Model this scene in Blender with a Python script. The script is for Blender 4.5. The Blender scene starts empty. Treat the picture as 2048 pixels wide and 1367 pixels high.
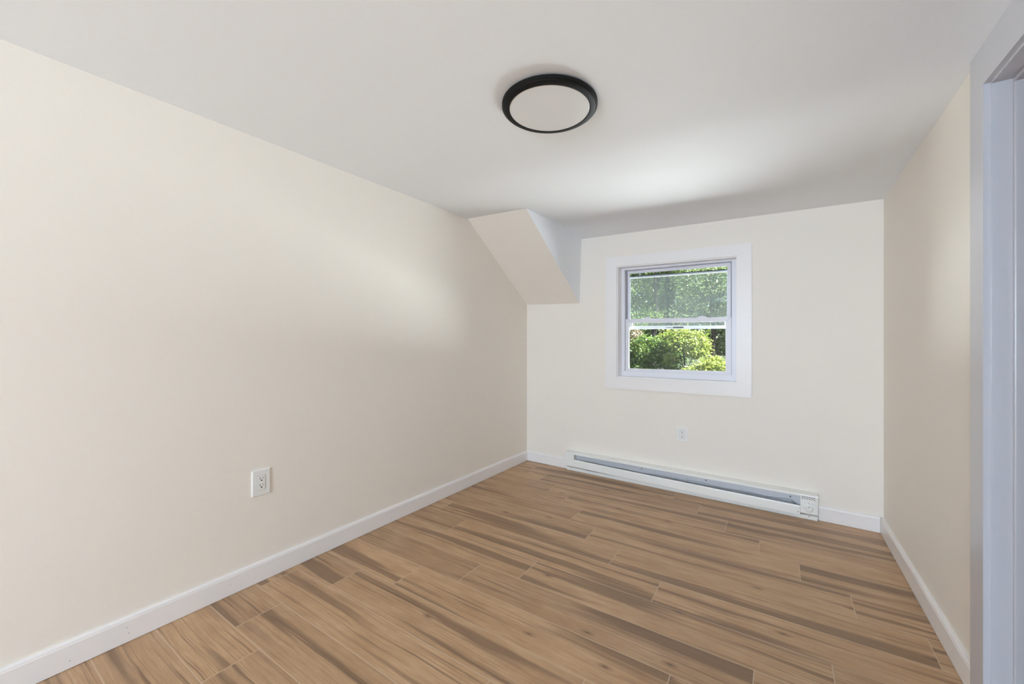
import bpy, bmesh, math, random
import numpy as np
from mathutils import Vector, Matrix

scene = bpy.context.scene
C = scene.collection
R = math.radians

# ------------------------------------------------------------------ camera
cam_d = bpy.data.cameras.new('camera')
cam = bpy.data.objects.new('camera', cam_d)
C.objects.link(cam)
cam.location = (0, 0, 1.14)
cam.rotation_euler = (R(90), 0, math.atan2(544, 805))
cam_d.sensor_width = 36.0
cam_d.lens = 36.0 * 805.0 / 2048.0
cam_d.clip_start = 0.02
scene.camera = cam

# ------------------------------------------------------------------ view / light
scene.view_settings.view_transform = 'Standard'
scene.view_settings.look = 'None'
scene.view_settings.gamma = 1.0
scene.view_settings.exposure = 0.06
scene.view_settings.use_curve_mapping = False
scene.cycles.use_denoising = True
scene.cycles.max_bounces = 14
scene.cycles.diffuse_bounces = 10
scene.cycles.transparent_max_bounces = 16
scene.cycles.caustics_reflective = False
scene.cycles.caustics_refractive = False

world = bpy.data.worlds.new('world')
scene.world = world
world.use_nodes = True
wn = world.node_tree.nodes
wl = world.node_tree.links
sky = wn.new('ShaderNodeTexSky')
sky.sky_type = 'NISHITA'
sky.sun_disc = False
sky.sun_elevation = R(52)
sky.sun_rotation = R(150)
wl.new(sky.outputs[0], wn['Background'].inputs[0])
wn['Background'].inputs[1].default_value = 0.2


def lamp(name, kind, loc, rot, energy, col, **kw):
    d = bpy.data.lights.new(name, kind)
    d.energy = energy
    d.color = col
    for k, v in kw.items():
        setattr(d, k, v)
    o = bpy.data.objects.new(name, d)
    o.location = loc
    o.rotation_euler = rot
    C.objects.link(o)
    return o


# high sun from the side, falling on the trees
sun = lamp('sun', 'SUN', (6, 2, 9), (0, 0, 0), 40.0, (1.0, 0.96, 0.89), angle=R(0.6))
sun.rotation_euler = Vector((0.60, -0.14, 0.79)).to_track_quat('Z', 'Y').to_euler()
# added fill light in an invented opening behind the camera
lamp('rear_fill_light', 'AREA', (-0.33, -4.72, 1.30), (R(90), 0, 0), 194.0, (0.595, 0.785, 1.0),
     shape='RECTANGLE', size=1.55, size_y=1.3)
# added fill light outside, hidden below the sill, aimed up through the window
win_fill = lamp('window_fill_light', 'AREA', (-0.70, 6.20, 0.26), (0, 0, 0), 900.0, (0.92, 0.97, 1.0),
          shape='RECTANGLE', size=7.5, size_y=0.8)
win_fill.rotation_euler = Vector((0, 0.93, -0.37)).to_track_quat('Z', 'Y').to_euler()


# ------------------------------------------------------------------ helpers
def obj(name, mesh, mat=None, parent=None, **props):
    o = bpy.data.objects.new(name, mesh)
    C.objects.link(o)
    if mat:
        for m in (mat if isinstance(mat, (list, tuple)) else [mat]):
            mesh.materials.append(m)
    if parent:
        o.parent = parent
        o.matrix_parent_inverse = parent.matrix_basis.inverted()
    for k, v in props.items():
        o[k] = v
    return o


def mesh_of(bm, name, smooth=None):
    bmesh.ops.recalc_face_normals(bm, faces=bm.faces[:])
    me = bpy.data.meshes.new(name)
    bm.to_mesh(me)
    bm.free()
    if smooth is not None:
        for p in me.polygons:
            p.use_smooth = True
        me.set_sharp_from_angle(angle=R(smooth))
    return me


def part(name, bm, mat, parent=None, smooth=None, **props):
    return obj(name, mesh_of(bm, name, smooth), mat, parent, **props)


def thing(name, loc, label, cat, group=None, kind=None):
    o = bpy.data.objects.new(name, None)
    o.empty_display_size = 0.05
    o.location = loc
    C.objects.link(o)
    if label:
        o['label'] = label
    if cat:
        o['category'] = cat
    if group:
        o['group'] = group
    if kind:
        o['kind'] = kind
    return o


def hexa(bm, v, bev=0.0):
    """eight corners: 0-3 one face in order, 4-7 the opposite face in the same order"""
    vs = [bm.verts.new(p) for p in v]
    fs = [bm.faces.new([vs[i] for i in f]) for f in
          ((3, 2, 1, 0), (4, 5, 6, 7), (0, 1, 5, 4), (1, 2, 6, 5), (2, 3, 7, 6), (3, 0, 4, 7))]
    if bev:
        es = {e for f in fs for e in f.edges}
        bmesh.ops.bevel(bm, geom=list(es), offset=bev, segments=2, affect='EDGES', profile=0.6)
    return fs


def box(bm, x0, x1, y0, y1, z0, z1, f=None, bev=0.0):
    f = f or (lambda x, y, z: (x, y, z))
    return hexa(bm, [f(x0, y0, z0), f(x1, y0, z0), f(x1, y1, z0), f(x0, y1, z0),
                     f(x0, y0, z1), f(x1, y0, z1), f(x1, y1, z1), f(x0, y1, z1)], bev)


def prism(bm, prof, f0, f1):
    """profile polygon swept between two mappings of its points"""
    a = [bm.verts.new(f0(*p)) for p in prof]
    b = [bm.verts.new(f1(*p)) for p in prof]
    n = len(prof)
    for i in range(n):
        j = (i + 1) % n
        bm.faces.new((a[i], a[j], b[j], b[i]))
    bm.faces.new(a[::-1])
    bm.faces.new(b)


def lathe(bm, prof, n, M):
    """closed (r,z) profile turned round the local z axis"""
    rings = []
    for r, z in prof:
        if r < 1e-6:
            rings.append([bm.verts.new(M @ Vector((0, 0, z)))])
        else:
            rings.append([bm.verts.new(M @ Vector((r * math.cos(2 * math.pi * k / n), r * math.sin(2 * math.pi * k / n), z)))
                          for k in range(n)])
    for a, b in zip(rings[:-1], rings[1:]):
        for k in range(n):
            j = (k + 1) % n
            if len(a) == 1 and len(b) == 1:
                continue
            if len(a) == 1:
                bm.faces.new((a[0], b[k], b[j]))
            elif len(b) == 1:
                bm.faces.new((a[k], a[j], b[0]))
            else:
                bm.faces.new((a[k], a[j], b[j], b[k]))


def tube(bm, pts, rad, n=8):
    pts = [Vector(p) for p in pts]
    rad = rad if isinstance(rad, (list, tuple)) else [rad] * len(pts)
    rings = []
    for i, p in enumerate(pts):
        t = (pts[min(i + 1, len(pts) - 1)] - pts[max(i - 1, 0)]).normalized()
        a = t.orthogonal().normalized() if not rings else (prev - t * prev.dot(t)).normalized()
        prev = a
        b = t.cross(a)
        rings.append([bm.verts.new(p + rad[i] * (a * math.cos(2 * math.pi * k / n) + b * math.sin(2 * math.pi * k / n)))
                      for k in range(n)])
    for a, b in zip(rings[:-1], rings[1:]):
        for k in range(n):
            j = (k + 1) % n
            bm.faces.new((a[k], a[j], b[j], b[k]))
    bm.faces.new(rings[0][::-1])
    bm.faces.new(rings[-1])


# ------------------------------------------------------------------ materials
class NT:
    def __init__(self, name):
        self.m = bpy.data.materials.new(name)
        self.m.use_nodes = True
        self.t = self.m.node_tree
        self.b = self.t.nodes['Principled BSDF']
        self.out = self.t.nodes['Material Output']

    def n(self, typ, **kw):
        o = self.t.nodes.new(typ)
        for k, v in kw.items():
            setattr(o, k, v)
        return o

    def l(self, a, b):
        self.t.links.new(a, b)

    def math(self, op, a, b=None, c=None):
        o = self.n('ShaderNodeMath', operation=op)
        for i, v in enumerate((a, b, c)):
            if v is None:
                continue
            if isinstance(v, (int, float)):
                o.inputs[i].default_value = v
            else:
                self.l(v, o.inputs[i])
        return o.outputs[0]

    def mix(self, fac, a, b, mode='MIX'):
        o = self.n('ShaderNodeMix', data_type='RGBA', blend_type=mode)
        for s, v in ((o.inputs[0], fac), (o.inputs[6], a), (o.inputs[7], b)):
            if isinstance(v, (int, float)):
                s.default_value = v
            elif isinstance(v, tuple):
                s.default_value = (*v, 1) if len(v) == 3 else v
            else:
                self.l(v, s)
        return o.outputs[2]

    def ramp(self, fac, stops, interp='LINEAR'):
        o = self.n('ShaderNodeValToRGB')
        o.color_ramp.interpolation = interp
        e = o.color_ramp.elements
        while len(e) > 1:
            e.remove(e[0])
        e[0].position, e[0].color = stops[0][0], (*stops[0][1], 1)
        for p, c in stops[1:]:
            k = e.new(p)
            k.color = (*c, 1)
        self.l(fac, o.inputs[0])
        return o.outputs[0]


def lin(r, g, b):
    return tuple((c / 255 / 12.92) if c / 255 <= 0.04045 else ((c / 255 + 0.055) / 1.055) ** 2.4 for c in (r, g, b))


def plain(name, col, rough=0.5, metal=0.0, bump=0.0, scale=200.0, spec=0.5):
    t = NT(name)
    t.b.inputs['Base Color'].default_value = (*col, 1)
    t.b.inputs['Roughness'].default_value = rough
    t.b.inputs['Metallic'].default_value = metal
    t.b.inputs['Specular IOR Level'].default_value = spec
    co = t.n('ShaderNodeTexCoord')
    nz = t.n('ShaderNodeTexNoise')
    nz.inputs['Scale'].default_value = scale
    nz.inputs['Detail'].default_value = 3
    t.l(co.outputs['Object'], nz.inputs['Vector'])
    v = t.mix(nz.outputs[0], tuple(c * 0.985 for c in col), tuple(min(1, c * 1.01) for c in col))
    t.l(v, t.b.inputs['Base Color'])
    if bump:
        bp_ = t.n('ShaderNodeBump')
        bp_.inputs['Strength'].default_value = bump
        bp_.inputs['Distance'].default_value = 0.002
        t.l(nz.outputs[0], bp_.inputs['Height'])
        t.l(bp_.outputs[0], t.b.inputs['Normal'])
    return t.m


M_wall = plain('wall_paint', lin(238, 232, 223), 0.55, bump=0.05, scale=90, spec=0.3)
M_ceil = plain('ceiling_paint', lin(238, 241, 245), 0.7, bump=0.05, scale=60, spec=0.2)
M_trim = plain('trim_gloss_white', lin(238, 235, 234), 0.32, scale=40)
M_vinyl = plain('window_vinyl', lin(226, 226, 233), 0.3, scale=60)
M_heat = plain('heater_enamel', lin(238, 238, 234), 0.35, scale=80)
M_steel = plain('galvanised_steel', lin(206, 209, 215), 0.42, metal=0.15, scale=30)
M_alum = plain('aluminium_fins', lin(205, 205, 206), 0.4, metal=0.6, scale=80)
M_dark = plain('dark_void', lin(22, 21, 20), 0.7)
M_wire = plain('wire_sheath', lin(118, 115, 112), 0.5)
M_black = plain('black_metal', lin(26, 25, 24), 0.55, bump=0.02, scale=150, spec=0.15)
M_diff = plain('lamp_diffuser', lin(228, 229, 229), 0.35, scale=20)
M_plate = plain('outlet_plastic', lin(236, 236, 233), 0.3, scale=60)
M_door = plain('door_frame_gloss', lin(200, 200, 206), 0.25, scale=30)
M_outer = plain('house_siding', lin(205, 205, 200), 0.7)
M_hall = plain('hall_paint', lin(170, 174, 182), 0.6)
M_tape = plain('white_bar', lin(250, 250, 250), 0.4)
M_print = plain('dark_print', lin(70, 72, 90), 0.6)
M_track_shade = plain('track_shade_grey', lin(150, 150, 162), 0.8)
M_gap = plain('plastic_gap', lin(176, 176, 174), 0.6)
M_hole = plain('nail_hole', lin(90, 85, 80), 0.8)


def glass():
    t = NT('window_glass')
    tr = t.n('ShaderNodeBsdfTransparent')
    tr.inputs[0].default_value = (0.96, 0.98, 0.97, 1)
    gl = t.n('ShaderNodeBsdfGlossy')
    gl.inputs['Roughness'].default_value = 0.02
    fr = t.n('ShaderNodeFresnel')
    fr.inputs[0].default_value = 1.35
    mx = t.n('ShaderNodeMixShader')
    t.l(fr.outputs[0], mx.inputs[0])
    t.l(tr.outputs[0], mx.inputs[1])
    t.l(gl.outputs[0], mx.inputs[2])
    t.l(mx.outputs[0], t.out.inputs[0])
    return t.m


def mesh_screen():
    t = NT('insect_mesh')
    tr = t.n('ShaderNodeBsdfTransparent')
    df = t.n('ShaderNodeBsdfDiffuse')
    df.inputs[0].default_value = (*lin(128, 136, 132), 1)
    tl = t.n('ShaderNodeBsdfTranslucent')
    tl.inputs[0].default_value = (*lin(128, 136, 132), 1)
    ad = t.n('ShaderNodeMixShader')
    ad.inputs[0].default_value = 0.5
    t.l(df.outputs[0], ad.inputs[1])
    t.l(tl.outputs[0], ad.inputs[2])
    mx = t.n('ShaderNodeMixShader')
    mx.inputs[0].default_value = 0.18
    t.l(tr.outputs[0], mx.inputs[1])
    t.l(ad.outputs[0], mx.inputs[2])
    t.l(mx.outputs[0], t.out.inputs[0])
    return t.m


M_glass = glass()
M_screen = mesh_screen()


def wood_tile():
    t = NT('wood_look_tile')
    uv = t.n('ShaderNodeUVMap', uv_map='plank')
    sx = t.n('ShaderNodeSeparateXYZ')
    t.l(uv.outputs[0], sx.inputs[0])
    at = t.n('ShaderNodeAttribute', attribute_name='seed')
    seed = at.outputs['Fac']
    u, v = sx.outputs[0], sx.outputs[1]

    def vec(su, sv, off, warp=None):
        c = t.n('ShaderNodeCombineXYZ')
        t.l(t.math('MULTIPLY_ADD', u, su, t.math('MULTIPLY', seed, 37.0 + off)), c.inputs[0])
        vv = v if warp is None else t.math('ADD', v, warp)
        t.l(t.math('MULTIPLY_ADD', vv, sv, t.math('MULTIPLY', seed, 91.0 + off)), c.inputs[1])
        c.inputs[2].default_value = off
        return c.outputs[0]

    def noise(vc, detail=3.0, rough=0.55, dist=0.0):
        o = t.n('ShaderNodeTexNoise')
        o.inputs['Scale'].default_value = 1.0
        o.inputs['Detail'].default_value = detail
        o.inputs['Roughness'].default_value = rough
        o.inputs['Distortion'].default_value = dist
        t.l(vc, o.inputs['Vector'])
        return o.outputs[0]

    # slow waviness of the grain
    w = t.math('MULTIPLY', t.math('SUBTRACT', noise(vec(2.2, 3.0, 3.0), 2.0), 0.5), 0.028)
    # sparse knots that push the grain aside
    kv = t.n('ShaderNodeTexVoronoi', voronoi_dimensions='2D')
    kv.inputs['Scale'].default_value = 1.0
    t.l(vec(3.1, 7.5, 9.0, w), kv.inputs['Vector'])
    kd = kv.outputs['Distance']
    broad = noise(vec(0.55, 13.0, 1.0, w), 2.0, 0.5)          # wide heart-wood bands
    streak = noise(vec(0.9, 48.0, 5.0, w), 4.0, 0.62, 0.25)   # narrow dark streaks
    fine = noise(vec(7.0, 300.0, 7.0, w), 4.0, 0.65)          # pores
    line = noise(vec(1.3, 120.0, 17.0, w), 3.0, 0.6)          # thin grain lines
    mott = noise(vec(4.0, 12.0, 13.0, w), 4.0, 0.6)
    base = t.ramp(mott, [(0.25, lin(180, 144, 108)), (0.55, lin(198, 163, 127)), (0.8, lin(213, 180, 145))])
    band = t.ramp(broad, [(0.535, (0, 0, 0)), (0.60, (1, 1, 1))])
    c1 = t.mix(t.math('MULTIPLY', band, 0.74), base, lin(128, 101, 78))
    st = t.ramp(streak, [(0.58, (0, 0, 0)), (0.67, (1, 1, 1))])
    c2 = t.mix(t.math('MULTIPLY', st, 0.66), c1, lin(112, 88, 69))
    ln = t.ramp(line, [(0.53, (0, 0, 0)), (0.66, (1, 1, 1))])
    c2 = t.mix(t.math('MULTIPLY', ln, 0.36), c2, lin(118, 92, 70))
    kn = t.ramp(kd, [(0.015, (1, 1, 1)), (0.05, (0.45, 0.45, 0.45)), (0.12, (0, 0, 0))])
    sel = t.n('ShaderNodeSeparateColor')
    t.l(kv.outputs['Color'], sel.inputs[0])
    pick = t.math('GREATER_THAN', sel.outputs[0], 0.80)
    c3 = t.mix(t.math('MULTIPLY', t.math('MULTIPLY', kn, pick), 0.75), c2, lin(92, 68, 50))
    fn = t.ramp(fine, [(0.32, (0.82, 0.81, 0.80)), (0.55, (1.02, 1.02, 1.02))])
    c4 = t.mix(1.0, c3, fn, 'MULTIPLY')
    # each tile a little lighter, darker, greyer or redder
    wn_ = t.n('ShaderNodeTexWhiteNoise', noise_dimensions='1D')
    t.l(t.math('MULTIPLY', seed, 511.3), wn_.inputs['W'])
    tone = t.ramp(wn_.outputs['Value'], [(0.0, (0.84, 0.82, 0.80)), (0.4, (0.98, 0.97, 0.96)), (0.75, (1.0, 0.98, 0.95)), (1.0, (1.07, 1.06, 1.04))])
    c5 = t.mix(1.0, c4, tone, 'MULTIPLY')
    t.l(c5, t.b.inputs['Base Color'])
    t.b.inputs['Roughness'].default_value = 0.38
    t.b.inputs['Specular IOR Level'].default_value = 0.45
    bp_ = t.n('ShaderNodeBump')
    bp_.inputs['Strength'].default_value = 0.12
    bp_.inputs['Distance'].default_value = 0.001
    t.l(fine, bp_.inputs['Height'])
    t.l(bp_.outputs[0], t.b.inputs['Normal'])
    return t.m


M_wood = wood_tile()
M_grout = plain('tile_grout', lin(206, 186, 162), 0.8)


LEAF = 0.42


def leafmat(name, a, b, trans=0.45):
    t = NT(name)
    at = t.n('ShaderNodeAttribute', attribute_name='tint')
    a, b = tuple(c * LEAF for c in a), tuple(c * LEAF for c in b)
    col = t.mix(at.outputs['Fac'], a, b)
    t.b.inputs['Roughness'].default_value = 0.45
    t.l(col, t.b.inputs['Base Color'])
    tl = t.n('ShaderNodeBsdfTranslucent')
    t.l(t.mix(0.5, col, tuple(c * LEAF for c in lin(200, 220, 90))), tl.inputs[0])
    mx = t.n('ShaderNodeMixShader')
    mx.inputs[0].default_value = trans
    t.l(t.b.outputs[0], mx.inputs[1])
    t.l(tl.outputs[0], mx.inputs[2])
    t.l(mx.outputs[0], t.out.inputs[0])
    return t.m


M_leafA = leafmat('leaf_mid_green', lin(84, 128, 54), lin(142, 178, 88))
M_leafB = leafmat('leaf_dark_green', lin(54, 92, 48), lin(108, 146, 78))
M_leafC = leafmat('leaf_pale_green', lin(118, 160, 96), lin(182, 208, 150))
M_leafD = leafmat('leaf_yellow_green', lin(150, 186, 70), lin(220, 230, 132))
M_leafE = leafmat('leaf_dry_tan', lin(170, 146, 120), lin(214, 196, 176), 0.2)
M_bark = plain('bark', lin(26, 23, 20), 0.9, bump=0.6, scale=25)
M_twig = plain('dry_twig', lin(80, 66, 56), 0.9)
M_grass = plain('meadow_grass', lin(30, 44, 22), 0.95, bump=0.5, scale=8)
M_bounce = plain('bounce_slab_grey', lin(120, 122, 125), 0.8)
M_road = plain('asphalt', lin(70, 73, 76), 0.9, bump=0.2, scale=40)

# ------------------------------------------------------------------ room geometry
TH = R(1.681)


def Lx(y):            # left wall surface
    return -2.0826 + 0.00717 * y


def By(x):            # back wall surface
    return 3.306 - 0.02935 * (x + 2.045)


def Rx(y):            # right wall surface
    return 0.493 + (3.218 - y) * 0.01506


def bw(x, d, z):      # point on the back wall, d metres outwards (negative = into the room)
    return (x + d * math.sin(TH), By(x) + d * math.cos(TH), z)


def lw(y, d, z):      # point on the left wall, d metres into the room
    return (Lx(y) + d, y, z)


def rw(y, d, z):      # point on the right wall, d metres into the room
    return (Rx(y) - d, y, z)


def zc(x, y):         # the old ceiling falls to the right and sags by the back wall
    t = (x - Lx(y)) / (Rx(y) - Lx(y))
    zl = 2.1105
    zr = 1.992 + (3.25 - y) * 0.032
    z = zl + (zr - zl) * t
    k = max(0.0, min(1.0, (y - (By(x) - 0.34)) / 0.34))
    k = k * k * (3 - 2 * k)
    return z - 0.036 * k * max(0.0, 1 - max(0.0, t - 0.23) / 0.77)


FRONT = -4.60

# floor ------------------------------------------------------------
A4 = R(0.4)
ux, uy = math.cos(A4), math.sin(A4)
PITCH, LEN, G = 0.181, 1.203, 0.0014
joint = {8: -0.65, 7: -0.461, 6: -0.278, 5: -0.096, 4: 0.082, 3: 0.264, 2: -0.732, 1: -0.471, 0: -1.050, -1: -1.278,
         -2: -1.516, -3: -1.751, -4: -2.017, -5: -1.812, -6: -1.612, -7: -1.41, -8: -1.19, -9: -0.98, -10: -0.77, -11: -1.55}
bm = bmesh.new()
uvl = bm.loops.layers.uv.new('plank')
sdl = bm.faces.layers.float.new('seed')
random.seed(11)
v0, v1 = FRONT - 0.1, 3.42
k = -36
while 1.812 + PITCH * (k - 1) < v1:
    top = 1.812 + PITCH * k
    bot = top - PITCH
    j0 = joint.get(k, -1.2 + 0.21 * (k % 6))
    i0 = int(math.floor((-2.3 - j0) / LEN))
    for i in range(i0, i0 + 5):
        a, b = j0 + i * LEN, j0 + (i + 1) * LEN
        a, b = max(a, -2.25), min(b, 1.9)
        if b - a < 0.01:
            continue
        s = random.random()
        q = [(a + G, bot + G), (b - G, bot + G), (b - G, top - G), (a + G, top - G)]
        vs = [bm.verts.new((p * ux - r * uy, p * uy + r * ux, 0.0)) for p, r in q]
        f = bm.faces.new(vs)
        f[sdl] = s
        for lp, (p, r) in zip(f.loops, q):
            lp[uvl].uv = (p - a, r - bot)
    k += 1
# grout bed and slab below the tiles
gb = [bm.verts.new(p) for p in ((-2.3, -4.8, -0.0003), (1.95, -4.8, -0.0003), (1.95, 3.5, -0.0003), (-2.3, 3.5, -0.0003))]
f = bm.faces.new(gb)
f.material_index = 1
for fs in box(bm, -2.3, 1.95, -4.8, 3.5, -0.2, -0.003):
    fs.material_index = 1
me = bpy.data.meshes.new('floor')
bm.to_mesh(me)
bm.free()
obj('floor', me, [M_wood, M_grout], kind='structure')

# walls ------------------------------------------------------------
bm = bmesh.new()
hexa(bm, [(Lx(FRONT), FRONT, -0.1), (Lx(3.45), 3.45, -0.1), (Lx(3.45) - 0.12, 3.45, -0.1), (Lx(FRONT) - 0.12, FRONT, -0.1),
          (Lx(FRONT), FRONT, 2.35), (Lx(3.45), 3.45, 2.35), (Lx(3.45) - 0.12, 3.45, 2.35), (Lx(FRONT) - 0.12, FRONT, 2.35)])
part('wall_left', bm, M_wall, kind='structure')

WX0, WX1, WZ0, WZ1 = -1.165, -0.262, 0.838, 1.775         # rough opening
bm = bmesh.new()
for x0, x1, z0, z1 in ((-2.2, WX0, -0.1, 2.35), (WX1, 0.75, -0.1, 2.35), (WX0, WX1, -0.1, WZ0), (WX0, WX1, WZ1, 2.35)):
    box(bm, x0, x1, 0.0, 0.16, z0, z1, bw)
part('wall_back', bm, [M_wall], kind='structure')

DY0, DY1, DZ = 1.030, 1.818, 1.932                          # doorway in the right wall
bm = bmesh.new()
box(bm, DY1, 3.45, -0.115, 0.0, -0.1, 2.35, rw)
box(bm, FRONT, DY0, -0.115, 0.0, -0.1, 2.35, rw)
box(bm, DY0, DY1, -0.115, 0.0, DZ, 2.35, rw)
part('wall_right', bm, M_wall, kind='structure')

bm = bmesh.new()
for x0, x1, z0, z1 in ((-2.25, -1.15, -0.1, 2.35), (0.48, 0.75, -0.1, 2.35), (-1.15, 0.48, -0.1, 0.62), (-1.15, 0.48, 1.98, 2.35)):
    box(bm, x0, x1, FRONT - 0.12, FRONT, z0, z1)
part('wall_front', bm, M_wall, kind='structure')

# hall beyond the doorway
bm = bmesh.new()
box(bm, 1.75, 1.87, FRONT, 3.45, -0.1, 2.35)
box(bm, 0.62, 1.87, 3.33, 3.45, -0.1, 2.35)
box(bm, 0.75, 1.87, FRONT - 0.12, FRONT, -0.1, 2.35)
part('wall_hall', bm, M_hall, kind='structure')

# ceiling ----------------------------------------------------------
bm = bmesh.new()
NX, NY = 30, 120
ys = [FRONT - 0.1 + (3.36 - FRONT + 0.1) * (j / NY) for j in range(NY + 1)]
grid = []
for y in ys:
    row = []
    for i in range(NX + 1):
        t = i / NX
        x = Lx(y) - 0.02 + (Rx(y) + 0.02 - Lx(y) + 0.02) * t
        row.append(bm.verts.new((x, y, zc(x, y))))
    grid.append(row)
for j in range(NY):
    for i in range(NX):
        bm.faces.new((grid[j][i], grid[j + 1][i], grid[j + 1][i + 1], grid[j][i + 1]))
# upper side of the slab
res = bmesh.ops.extrude_face_region(bm, geom=bm.faces[:])
for g in res['geom']:
    if isinstance(g, bmesh.types.BMVert):
        g.co.z = 2.34
part('ceiling', bm, M_ceil, kind='structure', smooth=30)
bm = bmesh.new()
box(bm, 0.60, 1.90, FRONT, 3.45, 2.20, 2.34)
part('ceiling_hall', bm, M_hall, kind='structure')

# boxed-in roof slope in the back left corner
P1 = Vector((Lx(2.40) - 0.02, 2.40, 2.135))
P2 = Vector((-1.522, 2.43, zc(-1.522, 2.43)))
P2u = P2 + Vector((-0.0, -0.03, 0.022))
P3 = Vector((-1.480, By(-1.48) + 0.02, 2.10))
P4 = Vector((-1.5005, By(-1.5) + 0.02, 1.4665))
P5 = Vector((Lx(3.3) - 0.02, By(-2.06) + 0.02, 1.4865))
P6 = Vector((Lx(3.3) - 0.02, By(-2.06) + 0.02, 2.135))
bm = bmesh.new()
v = [bm.verts.new(p) for p in (P1, P2u, P3, P4, P5, P6)]
bm.faces.new((v[0], v[1], v[3], v[4]))
bm.faces.new((v[1], v[2], v[3]))
bm.faces.new((v[2], v[5], v[4], v[3]))
bm.faces.new((v[0], v[4], v[5]))
bm.faces.new((v[0], v[5], v[2], v[1]))
bm.faces.ensure_lookup_table()
bm.faces[1].material_index = 1
bmesh.ops.triangulate(bm, faces=[f for f in bm.faces if len(f.verts) > 3])
part('wall_slope', bm, [M_wall, M_ceil], kind='structure')


# baseboards -------------------------------------------------------
def bb(t):
    return [(0, 0.0018), (t, 0.0018), (t, 0.0815), (t - 0.0015, 0.0835), (t - 0.0015, 0.0855), (t - 0.003, 0.0905), (t - 0.006, 0.0935), (0, 0.0945)]


bm = bmesh.new()
prism(bm, bb(0.0145), lambda d, z: lw(FRONT + 0.002, d, z), lambda d, z: lw(By(-2.05) - 0.001, d, z))
o = part('baseboard_left', bm, M_trim, kind='structure')
bm = bmesh.new()
for y, z in ((0.447, 0.058), (0.452, 0.034), (0.79, 0.05), (0.30, 0.028)):
    M = Matrix.Translation(lw(y, 0.0146, z)) @ Matrix.Rotation(R(90), 4, 'Y')
    lathe(bm, [(0.0014, 0.0), (0.0, 0.0003)], 8, M)
part('nail_hole', bm, M_hole, o)

bm = bmesh.new()
prism(bm, bb(0.0145), lambda d, z: bw(Lx(3.3) + 0.0145, -d, z), lambda d, z: bw(-1.6155, -d, z))
part('baseboard_back', bm, M_trim, kind='structure')
bm = bmesh.new()
prism(bm, bb(0.0145), lambda d, z: bw(0.184, -d, z), lambda d, z: bw(Rx(3.23) - 0.017, -d, z))
o = part('baseboard_back', bm, M_trim, kind='structure')
bm = bmesh.new()
for x, z in ((0.300, 0.070), (0.302, 0.024)):
    M = Matrix.Translation(bw(x, -0.0146, z)) @ Matrix.Rotation(R(90), 4, 'X')
    lathe(bm, [(0.0016, 0.0), (0.0, 0.0003)], 8, M)
part('nail_hole', bm, M_hole, o)
bm = bmesh.new()
prism(bm, bb(0.0165), lambda d, z: rw(1.8995, d, z), lambda d, z: rw(By(0.49) - 0.001, d, z))
o = part('baseboard_right', bm, M_trim, kind='structure')
bm = bmesh.new()
M = Matrix.Translation((Rx(3.2) - 0.0125, By(0.48) - 0.019, 0.0945))
lathe(bm, [(0.0, 0.0), (0.0055, 0.0), (0.0055, 0.0016), (0.004, 0.0028), (0.0, 0.0028)], 16, M)
sc = part('screw', bm, M_trim, o, smooth=40)
bm = bmesh.new()
lathe(bm, [(0.0022, 0.0029), (0.0, 0.0031)], 10, M)
part('screw_recess', bm, M_hole, o)

# ------------------------------------------------------------------ doorway (right wall)
d1 = thing('door_1', rw(1.4, 0, 0), None, None, kind='structure')


def rwx(x, y, z):      # absolute x, leaning with the wall
    return (x + Rx(y) - Rx(1.8), y, z)


XW = Rx(1.8)           # 0.5143
bm = bmesh.new()       # jamb: far side, near side, head
box(bm, XW - 0.002, XW + 0.125, 1.797, 1.8175, 0, 1.932, rwx, bev=0.0012)
box(bm, XW - 0.002, XW + 0.125, 1.0305, 1.050, 0, 1.932, rwx, bev=0.0012)
box(bm, XW - 0.002, XW + 0.125, 1.050, 1.797, 1.911, 1.9315, rwx, bev=0.0012)
part('jamb', bm, M_door, d1)
bm = bmesh.new()
box(bm, 0.5545, 0.5945, 1.7845, 1.7965, 0, 1.8985, rwx, bev=0.003)
box(bm, 0.5545, 0.5945, 1.0505, 1.0625, 0, 1.8985, rwx, bev=0.003)
box(bm, 0.5545, 0.5945, 1.0505, 1.7965, 1.8985, 1.9105, rwx, bev=0.003)
part('door_stop', bm, M_door, d1)


def casing_side(y0, y1):
    b = bmesh.new()
    hexa(b, [rwx(XW, y0, 0), rwx(XW, y1, 0), rwx(XW - 0.0168, y1, 0), rwx(XW - 0.0168, y0, 0),
             rwx(XW, y0, zc(0.5, y0) + 0.012), rwx(XW, y1, zc(0.5, y1) + 0.012),
             rwx(XW - 0.0168, y1, zc(0.5, y1) + 0.012), rwx(XW - 0.0168, y0, zc(0.5, y0) + 0.012)])
    return b


part('casing', casing_side(1.802, 1.8985), M_door, d1)
part('casing', casing_side(0.949, 1.045), M_door, d1)
bm = bmesh.new()
hexa(bm, [rwx(XW, 1.045, 1.917), rwx(XW, 1.802, 1.917), rwx(XW - 0.0168, 1.802, 1.917), rwx(XW - 0.0168, 1.045, 1.917),
          rwx(XW, 1.045, zc(0.5, 1.045) + 0.012), rwx(XW, 1.802, zc(0.5, 1.802) + 0.012),
          rwx(XW - 0.0168, 1.802, zc(0.5, 1.802) + 0.012), rwx(XW - 0.0168, 1.045, zc(0.5, 1.045) + 0.012)])
part('head_casing', bm, M_door, d1)

# ------------------------------------------------------------------ window in the back wall
w1 = thing('window_1', bw(-0.715, 0, 0.80), None, None, kind='structure')


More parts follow.
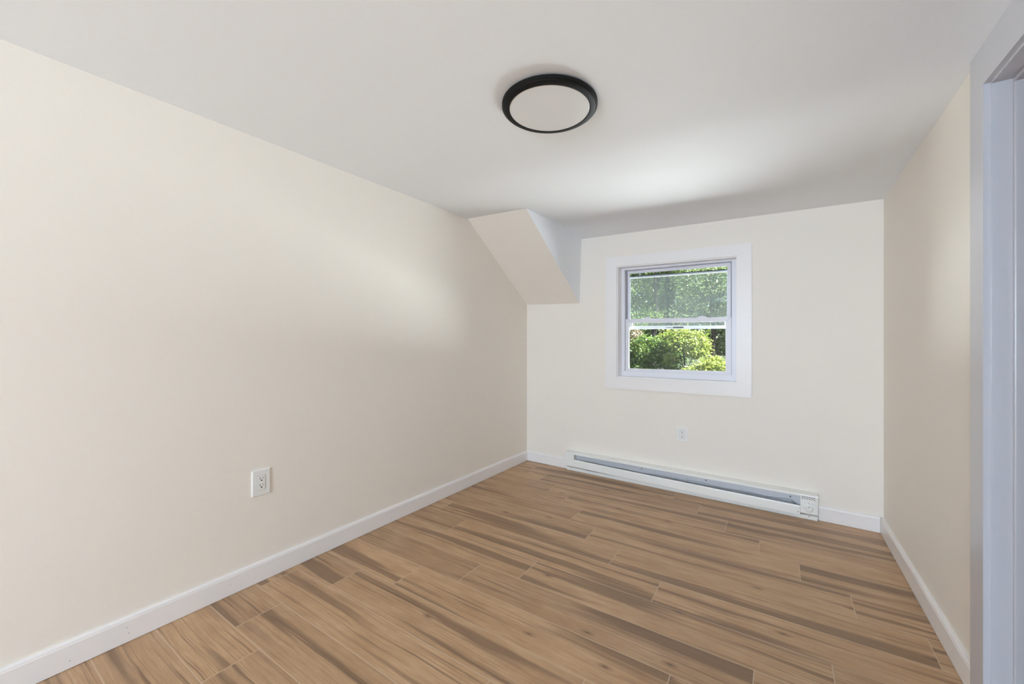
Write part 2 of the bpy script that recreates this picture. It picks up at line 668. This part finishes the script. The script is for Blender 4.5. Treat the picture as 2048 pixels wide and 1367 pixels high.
def quad_frame(bm, outer, inner, d0, d1_, sides=(0, 1, 2, 3), bev=0.0):
    """four-sided frame; corners TL TR BR BL as (x, z); depth d0..d1"""
    for i in sides:
        j = (i + 1) % 4
        o0, o1, n0, n1 = outer[i], outer[j], inner[i], inner[j]
        hexa(bm, [bw(o0[0], d0, o0[1]), bw(o1[0], d0, o1[1]), bw(n1[0], d0, n1[1]), bw(n0[0], d0, n0[1]),
                  bw(o0[0], d1_, o0[1]), bw(o1[0], d1_, o1[1]), bw(n1[0], d1_, n1[1]), bw(n0[0], d1_, n0[1])], bev)


CO = [(-1.249, 1.849), (-0.1845, 1.827), (-0.1845, 0.754), (-1.249, 0.753)]
CI = [(-1.155, 1.769), (-0.271, 1.747), (-0.271, 0.851), (-1.155, 0.847)]
for i, nm in enumerate(('top', 'right', 'bottom', 'left')):
    bm = bmesh.new()
    quad_frame(bm, CO, CI, -0.016, 0.0, (i,), bev=0.0004)
    part('casing', bm, M_trim, w1)
# jamb liner (return boards between casing and window unit)
JI = [(-1.147, 1.761), (-0.279, 1.739), (-0.279, 0.857), (-1.147, 0.854)]
JO = [(-1.163, 1.773), (-0.264, 1.757), (-0.264, 0.840), (-1.163, 0.840)]
bm = bmesh.new()
for i in range(4):
    j = (i + 1) % 4
    k_ = [(JI[q_][0] + (0.014 if q_ in (0, 3) else -0.006), JI[q_][1] + (-0.004 if q_ < 2 else 0.003)) for q_ in range(4)]
    hexa(bm, [bw(JO[i][0], -0.006, JO[i][1]), bw(JO[j][0], -0.006, JO[j][1]), bw(JI[j][0], -0.006, JI[j][1]), bw(JI[i][0], -0.006, JI[i][1]),
              bw(JO[i][0], 0.058, JO[i][1]), bw(JO[j][0], 0.058, JO[j][1]), bw(k_[j][0], 0.058, k_[j][1]), bw(k_[i][0], 0.058, k_[i][1])])
part('jamb_liner', bm, M_trim, w1)
# vinyl unit: main frame with stepped inner edge
FO = [(-1.160, 1.772), (-0.265, 1.756), (-0.265, 0.841), (-1.160, 0.841)]
F1 = [(-1.108, 1.739), (-0.315, 1.725), (-0.315, 0.902), (-1.108, 0.898)]
F2 = [(-1.098, 1.729), (-0.325, 1.715), (-0.325, 0.895), (-1.098, 0.891)]
bm = bmesh.new()
quad_frame(bm, FO, F1, 0.046, 0.062, bev=0.0012)
quad_frame(bm, FO, F1, 0.062, 0.100)
quad_frame(bm, FO, F2, 0.100, 0.136)
part('frame', bm, M_vinyl, w1)
for xa, xb in ((-1.108, -1.0985), (-0.3245, -0.315)):  # grey strips standing in for the shadow inside the sash track
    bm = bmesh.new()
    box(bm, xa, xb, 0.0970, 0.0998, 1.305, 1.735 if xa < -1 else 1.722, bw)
    part('track_shade', bm, M_track_shade, w1)
# lower sash, in front
LO = [(-1.105, 1.332), (-0.318, 1.323), (-0.318, 0.896), (-1.105, 0.892)]
LI = [(-1.082, 1.301), (-0.352, 1.291), (-0.352, 0.921), (-1.082, 0.915)]
bm = bmesh.new()
quad_frame(bm, LO, LI, 0.056, 0.086, bev=0.0015)
ls = part('lower_sash', bm, M_vinyl, w1)
LB = [(-1.0775, 1.2985), (-0.3565, 1.2885), (-0.3565, 0.9255), (-1.0775, 0.9195)]
bm = bmesh.new()
quad_frame(bm, LI, LB, 0.060, 0.074)
part('glazing_bead', bm, M_tape, ls)
bm = bmesh.new()
q = [bw(x, 0.070, z) for x, z in LI] + [bw(x, 0.073, z) for x, z in LI]
hexa(bm, q)
part('glass', bm, M_glass, ls)
# sash locks on the meeting rail
for x in (-0.922, -0.515):
    z = 1.332 - (x + 1.105) * 0.0114
    bm = bmesh.new()
    prof = [(-0.036, 0), (0.036, 0), (0.030, 0.004), (0.016, 0.0095), (0.004, 0.0125), (-0.010, 0.0125), (-0.022, 0.0085), (-0.032, 0.004)]
    prism(bm, prof, lambda a, b: bw(x + a, 0.060, z + b), lambda a, b: bw(x + a, 0.080, z + b))
    part('sash_lock', bm, M_vinyl, ls)
# upper sash, behind
UO = [(-1.098, 1.736), (-0.3255, 1.722), (-0.3255, 1.292), (-1.098, 1.301)]
UI = [(-1.0815, 1.714), (-0.349, 1.699), (-0.349, 1.322), (-1.0815, 1.331)]
bm = bmesh.new()
quad_frame(bm, UO, UI, 0.088, 0.1045, bev=0.0012)
us = part('upper_sash', bm, M_vinyl, w1)
bm = bmesh.new()
hexa(bm, [bw(x, 0.100, z) for x, z in UI] + [bw(x, 0.103, z) for x, z in UI])
part('glass', bm, M_glass, us)
# half screen slid up in the outer track
SO = [(-1.102, 1.6945), (-0.345, 1.676), (-0.345, 1.240), (-1.102, 1.2485)]
SI = [(-1.087, 1.679), (-0.356, 1.6625), (-0.356, 1.2635), (-1.087, 1.277)]
bm = bmesh.new()
quad_frame(bm, SO, SI, 0.124, 0.134, (0, 1, 3))
sf = part('insect_screen', bm, M_steel, w1)
bm = bmesh.new()  # dark strip standing in for the shadow gap above the top bar
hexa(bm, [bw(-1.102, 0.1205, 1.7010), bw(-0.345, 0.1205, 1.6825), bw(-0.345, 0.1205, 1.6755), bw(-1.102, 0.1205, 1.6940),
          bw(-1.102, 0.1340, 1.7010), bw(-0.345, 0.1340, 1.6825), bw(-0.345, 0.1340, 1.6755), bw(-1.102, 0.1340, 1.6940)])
part('top_shadow_strip', bm, M_dark, sf)
bm = bmesh.new()
quad_frame(bm, SO, SI, 0.124, 0.134, (2,))
part('screen_bar', bm, M_tape, sf)
bm = bmesh.new()
hexa(bm, [bw(x, 0.1285, z) for x, z in SI] + [bw(x, 0.1292, z) for x, z in SI])
part('screen_mesh', bm, M_screen, sf)
bm = bmesh.new()                       # pull tabs at both ends of the bar
for x in (-1.087, -1.066, -0.372):
    box(bm, x, x + 0.005, 0.122, 0.126, 1.262, 1.305, bw)
box(bm, -1.087, -1.061, 0.122, 0.126, 1.298, 1.304, bw)
box(bm, -0.372, -0.357, 0.122, 0.126, 1.292, 1.297, bw)
part('pull_tab', bm, M_tape, sf)
bm = bmesh.new()
box(bm, -0.742, -0.660, 0.1225, 0.1238, 1.2495, 1.2615, bw)
box(bm, -0.795, -0.748, 0.1228, 0.1238, 1.254, 1.258, bw)
part('bar_label', bm, M_print, sf)


# ------------------------------------------------------------------ outlets
def outlet(name, F, w, h, label, rec_dx=0.0):
    """F maps (across, out of the wall, up) from the plate centre to the room"""
    t = thing(name, F(0, 0, 0), label, 'outlet', 'wall outlets')
    b = bmesh.new()
    a0, a1 = w / 2, w / 2 - 0.003
    c0, c1 = h / 2, h / 2 - 0.003
    hexa(b, [F(-a0, 0, -c0), F(a0, 0, -c0), F(a0, 0, c0), F(-a0, 0, c0),
             F(-a0, 0.004, -c0), F(a0, 0.004, -c0), F(a0, 0.004, c0), F(-a0, 0.004, c0)])
    hexa(b, [F(-a0, 0.004, -c0), F(a0, 0.004, -c0), F(a0, 0.004, c0), F(-a0, 0.004, c0),
             F(-a1, 0.0062, -c1), F(a1, 0.0062, -c1), F(a1, 0.0062, c1), F(-a1, 0.0062, c1)])
    part('cover_plate', b, M_plate, t)
    b = bmesh.new()          # shadow gap round the insert
    box(b, -0.0180, 0.0180, 0.0060, 0.0064, -0.0345, 0.0345, F)
    part('insert_gap', b, M_gap, t)
    b = bmesh.new()
    box(b, -0.0166, 0.0166, 0.0060, 0.0082, -0.0332, 0.0332, F, bev=0.0007)
    rec = part('receptacle', b, M_plate, t)
    for s in (1, -1):
        b = bmesh.new()
        zc_ = s * 0.0165
        box(b, -0.0075, -0.0052, 0.0080, 0.0086, zc_ + 0.0005, zc_ + 0.0095, F)
        box(b, 0.0050, 0.0070, 0.0080, 0.0086, zc_ + 0.0015, zc_ + 0.0085, F)
        pts = [(0.0034 * math.cos(q * math.pi / 6), zc_ - 0.0058 + 0.0034 * math.sin(q * math.pi / 6)) for q in range(12)]
        prism(b, pts, lambda p, r: F(p, 0.0080, r), lambda p, r: F(p, 0.0086, r))
        part('socket', b, M_dark, rec)
    return t


outlet('wall_outlet', lambda a, d, z: lw(0.9235 + a, d, 0.4695 + z), 0.081, 0.1225,
       'white duplex outlet low on the long left wall')
outlet('wall_outlet', lambda a, d, z: bw(-0.6415 + a, -d, 0.438 + z), 0.0755, 0.111,
       'white duplex outlet under the window above the baseboard heater')

# ------------------------------------------------------------------ ceiling light
LC = Vector((-0.769, 1.402, 0))
sxn = (zc(-0.5, 1.3) - zc(-0.9, 1.3)) / 0.4
syn = (zc(-0.7, 1.5) - zc(-0.7, 1.1)) / 0.4
LC.z = zc(LC.x, LC.y)
nrm = Vector((-sxn, -syn, 1)).normalized()
q = Vector((0, 0, 1)).rotation_difference(nrm).to_matrix().to_4x4()
ML = Matrix.Translation(LC) @ q
cl = thing('ceiling_light', LC, 'round flush ceiling light with black rim and white diffuser', 'ceiling light')
RO, RI = 0.187, 0.1575
bm = bmesh.new()
prof = [(RI, -0.004), (RO - 0.004, -0.004), (RO, -0.006), (RO, -0.0165), (RO - 0.0015, -0.0185), (RO - 0.004, -0.0195),
        (RO - 0.005, -0.0215), (RO - 0.008, -0.0235), (RI + 0.004, -0.0260), (RI + 0.001, -0.0262), (RI, -0.024), (RI, -0.004)]
lathe(bm, prof, 128, ML)
part('rim', bm, M_black, cl, smooth=35)
bm = bmesh.new()
lathe(bm, [(0, -0.010), (RI - 0.0006, -0.010), (RI - 0.0006, -0.0242), (RI - 0.0030, -0.0255), (RI - 0.0055, -0.0246), (RI - 0.008, -0.0252),
           (RI * 0.5, -0.0258), (0, -0.026)], 128, ML)
part('diffuser', bm, M_diff, cl, smooth=35)
bm = bmesh.new()
lathe(bm, [(0, 0.0), (0.150, 0.0), (0.150, -0.0085), (0, -0.0085)], 96, ML)
part('mounting_plate', bm, M_tape, cl, smooth=35)

# ------------------------------------------------------------------ electric baseboard heater
HX0, HX1 = -1.612, 0.180
ht = thing('baseboard_heater', bw(-0.716, -0.02, 0), 'long white electric baseboard heater on the back wall under the window', 'heater')


def hb(x, d, z):
    return bw(x, -d, z)


bm = bmesh.new()     # bottom pan with its front lip
prism(bm, [(0.001, 0.0008), (0.034, 0.0008), (0.0355, 0.003), (0.0355, 0.027), (0.034, 0.0285), (0.0325, 0.027), (0.0325, 0.006), (0.001, 0.006)],
      lambda d, z: hb(HX0 + 0.003, d, z), lambda d, z: hb(HX1 - 0.002, d, z))
part('bottom_pan', bm, M_heat, ht)
bm = bmesh.new()     # back reflector
box(bm, HX0 + 0.004, HX1 - 0.004, 0.001, 0.012, 0.006, 0.158, hb)
bp_ = part('back_plate', bm, M_steel, ht)
# punched holes and rivets along the reflector
rv = [(-1.40, .118, .0018), (-1.29, .1185, .002), (-1.185, .118, .002), (-1.075, .117, .002), (-0.96, .115, .002), (-0.845, .114, .002),
      (-0.72, .113, .002), (-0.60, .113, .002), (-0.36, .112, .002), (-0.245, .112, .002),
      (-0.945, .125, .0042), (-0.475, .124, .0044), (0.035, .121, .0046)]
for x, z, r in rv:
    bm = bmesh.new()
    M = Matrix.Translation(hb(x, 0.0121, z)) @ Matrix.Rotation(R(90), 4, 'X')
    lathe(bm, [(r, 0.0), (0.0, 0.0004)], 10, M)
    part('punched_hole', bm, M_dark, bp_)
bm = bmesh.new()     # top cover: rises to the wall, folded hem at the front
prism(bm, [(0.001, 0.172), (0.044, 0.1655), (0.054, 0.1625), (0.0575, 0.158), (0.0578, 0.150), (0.0562, 0.150), (0.0558, 0.157), (0.053, 0.160),
           (0.043, 0.163), (0.001, 0.1585)],
      lambda d, z: hb(HX0 + 0.001, d, z), lambda d, z: hb(HX1 - 0.001, d, z))
part('top_cover', bm, M_heat, ht)


def endbox(x0, x1):
    b = bmesh.new()
    prism(b, [(0.013, 0.030), (0.030, 0.030), (0.046, 0.046), (0.0585, 0.046), (0.0600, 0.0475), (0.0600, 0.104), (0.0585, 0.106), (0.0585, 0.110),
              (0.0600, 0.112), (0.0592, 0.156), (0.0580, 0.1622), (0.0545, 0.1645), (0.044, 0.1660), (0.013, 0.1660)],
          lambda d, z: hb(x0, d, z), lambda d, z: hb(x1, d, z))
    return b


ec = part('end_cap', endbox(HX0, -1.527), M_heat, ht)
bm = bmesh.new()
lathe(bm, [(0.0026, 0.0), (0.0, 0.0006)], 10, Matrix.Translation(hb(-1.566, 0.0356, 0.019)) @ Matrix.Rotation(R(90), 4, 'X'))
part('screw', bm, M_hole, ec)
cb = part('control_box', endbox(0.0885, HX1), M_heat, ht)
bm = bmesh.new()     # diamond pattern of vent holes
for r_ in range(3):
    for c_ in range(6 if r_ != 1 else 5):
        x = 0.0985 + c_ * 0.0128 + (0.0064 if r_ == 1 else 0)
        z = 0.1515 - r_ * 0.0066
        M = Matrix.Translation(hb(x, 0.0603, z)) @ Matrix.Rotation(R(90), 4, 'X')
        lathe(bm, [(0.0033, 0.0), (0.0, 0.0003)], 4, M)
part('vent_holes', bm, M_dark, cb)
MK = Matrix.Translation(hb(0.1335, 0.060, 0.0815)) @ Matrix.Rotation(TH * -1, 4, 'Z') @ Matrix.Rotation(R(90), 4, 'X')
bm = bmesh.new()
lathe(bm, [(0, 0.0), (0.0255, 0.0), (0.0245, 0.0045), (0.0195, 0.0062), (0.0175, 0.0175), (0.0155, 0.019), (0, 0.019)], 40, MK)
kn = part('thermostat_knob', bm, M_plate, cb, smooth=35)
bm = bmesh.new()
box(bm, 0.1325, 0.1345, 0.0788, 0.0796, 0.088, 0.098, hb)
part('pointer', bm, M_hole, kn)
bm = bmesh.new()
box(bm, 0.1322, 0.1346, 0.0598, 0.0606, 0.1110, 0.1165, hb)
part('mark', bm, M_hole, cb)
bm = bmesh.new()
lathe(bm, [(0.0030, 0.0), (0.0, 0.0006)], 10, Matrix.Translation(hb(0.1345, 0.0357, 0.0205)) @ Matrix.Rotation(R(90), 4, 'X'))
part('screw', bm, M_hole, cb)
# front panel hangs lower at its right end
bm = bmesh.new()


def fp(x, d, z):
    k_ = (x + 1.54) / 1.62
    return hb(x, d, z - 0.0195 * k_ - 0.003 * math.sin(math.pi * k_))


N = 12
prof = [(0.053, 0.106), (0.0545, 0.1075), (0.0562, 0.106), (0.0585, 0.098), (0.0605, 0.052), (0.0595, 0.045), (0.0545, 0.0425), (0.0545, 0.044),
        (0.0585, 0.0465), (0.0588, 0.052), (0.0568, 0.098), (0.0550, 0.1045), (0.0530, 0.1045)]
for i in range(N):
    xa, xb = -1.5275 + (0.0875 + 1.5275) * i / N, -1.5275 + (0.0875 + 1.5275) * (i + 1) / N
    prism(bm, prof, lambda d, z: fp(xa, d, z), lambda d, z: fp(xb, d, z))
bmesh.ops.remove_doubles(bm, verts=bm.verts[:], dist=1e-5)
fpn = part('front_panel', bm, M_heat, ht)
bm = bmesh.new()
lathe(bm, [(0.0026, 0.0), (0.0, 0.0006)], 10, Matrix.Translation(fp(0.076, 0.0606, 0.066)) @ Matrix.Rotation(R(90), 4, 'X'))
part('screw', bm, M_hole, fpn)
# finned element and wiring
bm = bmesh.new()
box(bm, -1.42, 0.046, 0.0185, 0.0495, 0.034, 0.080, hb)  # dark block filling the space between the fins
part('fin_gap_fill', bm, M_dark, ht)
bm = bmesh.new()
tube(bm, [hb(-1.50, 0.034, 0.068), hb(0.055, 0.034, 0.068)], 0.0055, 10)
x = -1.42
while x < 0.046:
    box(bm, x, x + 0.0034, 0.018, 0.050, 0.036, 0.0945, hb)
    x += 0.0086
part('fin_element', bm, M_alum, ht)
bm = bmesh.new()
pts = []
for i in range(60):
    x = -1.45 + i * 0.0251
    pts.append(hb(x, 0.0145, 0.0935 + 0.005 * min(1, i / 35) + 0.0035 * math.sin(i * 0.55) + 0.003 * math.sin(i * 0.21 + 1)))
pts += [hb(0.05, 0.016, 0.098), hb(0.066, 0.022, 0.085), hb(0.082, 0.026, 0.070)]
tube(bm, pts, 0.0010, 6)
part('capillary_tube', bm, M_wire, ht, smooth=60)
bm = bmesh.new()
tube(bm, [hb(0.040, 0.034, 0.0945), hb(0.050, 0.036, 0.094), hb(0.063, 0.038, 0.083), hb(0.078, 0.036, 0.066), hb(0.086, 0.034, 0.058)], 0.0019, 8)
part('lead_wire', bm, M_wire, ht, smooth=60)

# ------------------------------------------------------------------ outdoors
bm = bmesh.new()     # meadow rising away from the house
prof = [(3.6, -2.6), (6.0, -2.4), (9.0, -1.2), (12.0, 0.0), (14.0, 0.25), (40.0, 4.0)]
a = [bm.verts.new((-30, y, z)) for y, z in prof]
b = [bm.verts.new((20, y, z)) for y, z in prof]
for i in range(len(prof) - 1):
    bm.faces.new((a[i], b[i], b[i + 1], a[i + 1]))
part('ground', bm, M_grass, kind='structure')
bm = bmesh.new()     # added slab under the window, out of view, bounces sunlight up
hexa(bm, [(-4.5, 3.50, -0.1), (3.0, 3.50, -0.1), (3.0, 5.3, -0.15), (-4.5, 5.3, -0.15),
          (-4.5, 3.50, 0.14), (3.0, 3.50, 0.14), (3.0, 5.3, 0.10), (-4.5, 5.3, 0.10)])
part('bounce_slab', bm, M_bounce, kind='structure')
bm = bmesh.new()
hexa(bm, [(-30, 12.1, -0.1), (20, 12.1, -0.1), (20, 13.9, 0.1), (-30, 13.9, 0.1),
          (-30, 12.1, 0.06), (20, 12.1, 0.06), (20, 13.9, 0.28), (-30, 13.9, 0.28)])
part('path', bm, M_road, kind='structure')


def foliage(name, mat, blobs, leaf, parent, seed, flat=0.35):
    """blobs: (centre, radii, clumps, leaves per clump, clump radius)"""
    rs = np.random.RandomState(seed)
    P = []
    T = []
    for c, rad, nc, nl, cr in blobs:
        d = rs.normal(size=(nc, 3))
        d /= np.linalg.norm(d, axis=1)[:, None]
        cc = np.array(c) + d * np.array(rad) * (rs.uniform(0.35, 1.0, (nc, 1)) ** 0.5)
        tt = rs.uniform(0, 1, nc)
        for q_, t_ in zip(cc, tt):
            P.append(q_ + rs.normal(size=(nl, 3)) * cr * np.array((1, 1, 0.6)))
            T.append(np.clip(t_ * 0.7 + rs.uniform(0, 0.35, nl), 0, 1))
    P = np.concatenate(P)
    T = np.concatenate(T)
    n = len(P)
    nr = rs.normal(size=(n, 3)) * (0.55, 0.55, flat) + (0, -0.25, 0.55)
    nr /= np.linalg.norm(nr, axis=1)[:, None]
    t = rs.normal(size=(n, 3))
    t -= nr * (t * nr).sum(1)[:, None]
    t /= np.linalg.norm(t, axis=1)[:, None]
    s = np.cross(nr, t)
    L = leaf * rs.uniform(0.7, 1.3, (n, 1))
    V = np.stack([P - t * L * 0.5, P + s * L * 0.27 - nr * L * 0.07, P + t * L * 0.5 - nr * L * 0.05, P - s * L * 0.27 - nr * L * 0.07], 1)
    V = V.reshape(-1, 3)
    base = np.arange(n)[:, None] * 4
    F = np.concatenate([base + (0, 1, 2), base + (0, 2, 3)], 1).reshape(-1)
    me = bpy.data.meshes.new(name)
    me.vertices.add(len(V))
    me.vertices.foreach_set('co', V.astype(np.float32).ravel())
    me.loops.add(len(F))
    me.loops.foreach_set('vertex_index', F.astype(np.int32))
    me.polygons.add(2 * n)
    me.polygons.foreach_set('loop_start', (np.arange(2 * n) * 3).astype(np.int32))
    me.polygons.foreach_set('loop_total', np.full(2 * n, 3, np.int32))
    me.update(calc_edges=True)
    at = me.attributes.new('tint', 'FLOAT', 'FACE')
    at.data.foreach_set('value', np.repeat(T, 2).astype(np.float32))
    return obj(name, me, mat, parent)


def gz(y):
    for (ya, za), (yb, zb) in zip(prof_g[:-1], prof_g[1:]):
        if ya <= y <= yb:
            return za + (zb - za) * (y - ya) / (yb - ya)
    return 0


prof_g = [(3.6, -2.6), (6.0, -2.4), (9.0, -1.2), (12.0, 0.0), (14.0, 0.25), (40.0, 4.0)]


def tree(name, label, cat, x, y, trunk, mat, blobs, leaf, seed, group=None):
    z0 = gz(y)
    t = thing(name, (x, y, z0), label, cat, group)
    rs = random.Random(seed)
    b = bmesh.new()
    top, r0 = trunk
    pts = []
    for i in range(9):
        k_ = i / 8
        pts.append((x + rs.uniform(-1, 1) * 0.05 * k_ * 2, y + rs.uniform(-1, 1) * 0.05, z0 - 0.15 + (top - z0 + 0.15) * k_))
    tube(b, pts, [r0 * (1.25 - 0.75 * i / 8) for i in range(9)], 10)
    for c, rad, nc, nl, cr in blobs:           # a limb into every part of the crown
        st = Vector(pts[rs.choice((5, 6, 7))])
        en = Vector(c)
        mid = (st + en) / 2 + Vector((rs.uniform(-.1, .1), rs.uniform(-.1, .1), rs.uniform(0, .15)))
        tube(b, [st, mid, en], [r0 * 0.45, r0 * 0.32, r0 * 0.12], 7)
    part('trunk', b, M_bark, t, smooth=60)
    foliage('foliage', mat, blobs, leaf, t, seed)
    return t


# a row of big trees at the back
labs = ['dense dark tree far back, seen through the left edge of the window',
        'tall dark tree behind the leftmost trunk outside the window',
        'dark tree behind the middle of the window, filling the back of the view',
        'tall dark tree far back behind the right half of the window',
        'dark tree far back at the right edge of the window view']
for i, (x, y, h) in enumerate(((-6.9, 17.4, 6.0), (-5.1, 18.8, 7.0), (-3.4, 17.0, 6.4), (-1.7, 18.8, 7.0), (0.1, 17.2, 6.2))):
    tree('background_tree', labs[i], 'tree', x, y, (h * 0.75, 0.16), M_leafB,
         [((x, y, 0.9), (1.1, 0.6, 1.2), 170, 26, 0.20), ((x, y, h * 0.55), (1.2, 0.8, 1.9), 260, 26, 0.22)], 0.14, 40 + i, 'trees far back')
tree('leafy_tree', 'green tree with slim grey trunk left of centre in the upper window', 'tree', -2.36, 9.0, (3.4, 0.055), M_leafA,
     [((-3.0, 9.0, 2.35), (0.55, 0.45, 0.55), 110, 26, 0.10), ((-2.60, 8.95, 1.62), (0.45, 0.35, 0.30), 60, 24, 0.09),
      ((-3.2, 9.2, 1.45), (0.45, 0.35, 0.45), 80, 24, 0.10), ((-2.2, 9.1, 3.0), (0.8, 0.4, 0.4), 120, 26, 0.11)], 0.058, 3)
tree('leafy_tree', 'dark trunked tree at the middle of the upper window', 'tree', -2.50, 11.2, (4.4, 0.13), M_leafB,
     [((-2.6, 11.2, 3.6), (0.9, 0.5, 0.5), 130, 26, 0.14), ((-1.9, 11.0, 1.7), (0.5, 0.4, 0.45), 80, 24, 0.11),
      ((-2.9, 11.1, 2.3), (0.35, 0.3, 0.5), 60, 24, 0.11), ((-2.15, 10.9, 2.5), (0.25, 0.3, 0.5), 40, 24, 0.09)], 0.075, 4)
tree('leafy_tree', 'pale green tree with dark trunk at the right of the window', 'tree', -1.30, 9.6, (3.2, 0.06), M_leafC,
     [((-1.50, 9.6, 2.40), (0.5, 0.4, 0.45), 150, 28, 0.09), ((-0.9, 9.6, 2.4), (0.45, 0.4, 0.6), 130, 26, 0.10),
      ((-0.90, 9.9, 1.25), (0.3, 0.3, 0.4), 60, 24, 0.09), ((-1.78, 9.5, 1.80), (0.3, 0.3, 0.25), 50, 26, 0.08),
      ((-1.15, 9.7, 1.70), (0.35, 0.3, 0.2), 50, 24, 0.08),
      ((-0.1, 9.8, 2.1), (0.6, 0.4, 0.7), 130, 26, 0.11), ((-0.2, 9.9, 1.0), (0.6, 0.3, 0.4), 90, 24, 0.10)], 0.055, 5)
tree('sapling', 'bright yellow-green sapling in the lower window', 'tree', -1.55, 8.0, (1.25, 0.022), M_leafD,
     [((-1.46, 8.0, 1.15), (0.34, 0.25, 0.20), 90, 26, 0.06), ((-1.66, 8.0, 1.30), (0.25, 0.2, 0.12), 40, 24, 0.06),
      ((-1.32, 7.95, 0.95), (0.2, 0.2, 0.10), 30, 22, 0.05), ((-1.78, 7.95, 0.80), (0.10, 0.12, 0.12), 14, 22, 0.04)], 0.052, 6)
tree('shrub', 'sunlit yellow-green shrub at the bottom right of the window', 'shrub', -1.00, 7.4, (0.50, 0.022), M_leafD,
     [((-0.98, 7.4, 0.74), (0.24, 0.2, 0.14), 60, 26, 0.05), ((-1.22, 7.4, 0.60), (0.2, 0.16, 0.14), 50, 24, 0.05)], 0.05, 7)
tree('shrub', 'mid green bush at the lower left of the window', 'shrub', -2.28, 8.3, (0.9, 0.03), M_leafA,
     [((-2.28, 8.3, 0.98), (0.40, 0.25, 0.26), 120, 28, 0.08), ((-1.92, 8.35, 0.90), (0.28, 0.2, 0.28), 80, 26, 0.07),
      ((-2.45, 8.25, 0.55), (0.35, 0.25, 0.2), 80, 24, 0.07), ((-1.75, 8.3, 0.45), (0.35, 0.2, 0.2), 60, 24, 0.07)], 0.055, 8)
# dry bush at the left
t = thing('dry_bush', (-2.80, 8.35, gz(8.35)), 'pale dry bush with bare twigs at the left of the lower window', 'shrub')
bm = bmesh.new()
rs = random.Random(9)
for i in range(36):
    z0 = gz(8.35)
    p0 = Vector((-2.80 + rs.uniform(-.05, .05), 8.35 + rs.uniform(-.04, .04), z0 - 0.1))
    p2 = Vector((-2.70 + rs.uniform(-.28, .26), 8.35 + rs.uniform(-.15, .15), rs.uniform(1.15, 1.48)))
    p1 = p0.lerp(p2, 0.75) + Vector((rs.uniform(-.16, .16), rs.uniform(-.06, .06), 0.0))
    tube(bm, [p0, p1, p2], [0.010, 0.006, 0.002], 5)
    for j in range(7):
        q0 = p1.lerp(p2, rs.random())
        q1 = q0 + Vector((rs.uniform(-.14, .14), rs.uniform(-.08, .08), rs.uniform(-.04, .10)))
        tube(bm, [q0, q1], [0.003, 0.0015], 4)
part('twigs', bm, M_twig, t)
foliage('dry_leaves', M_leafE, [((-2.70, 8.35, 1.32), (0.28, 0.15, 0.18), 60, 12, 0.05)], 0.035, t, 10)
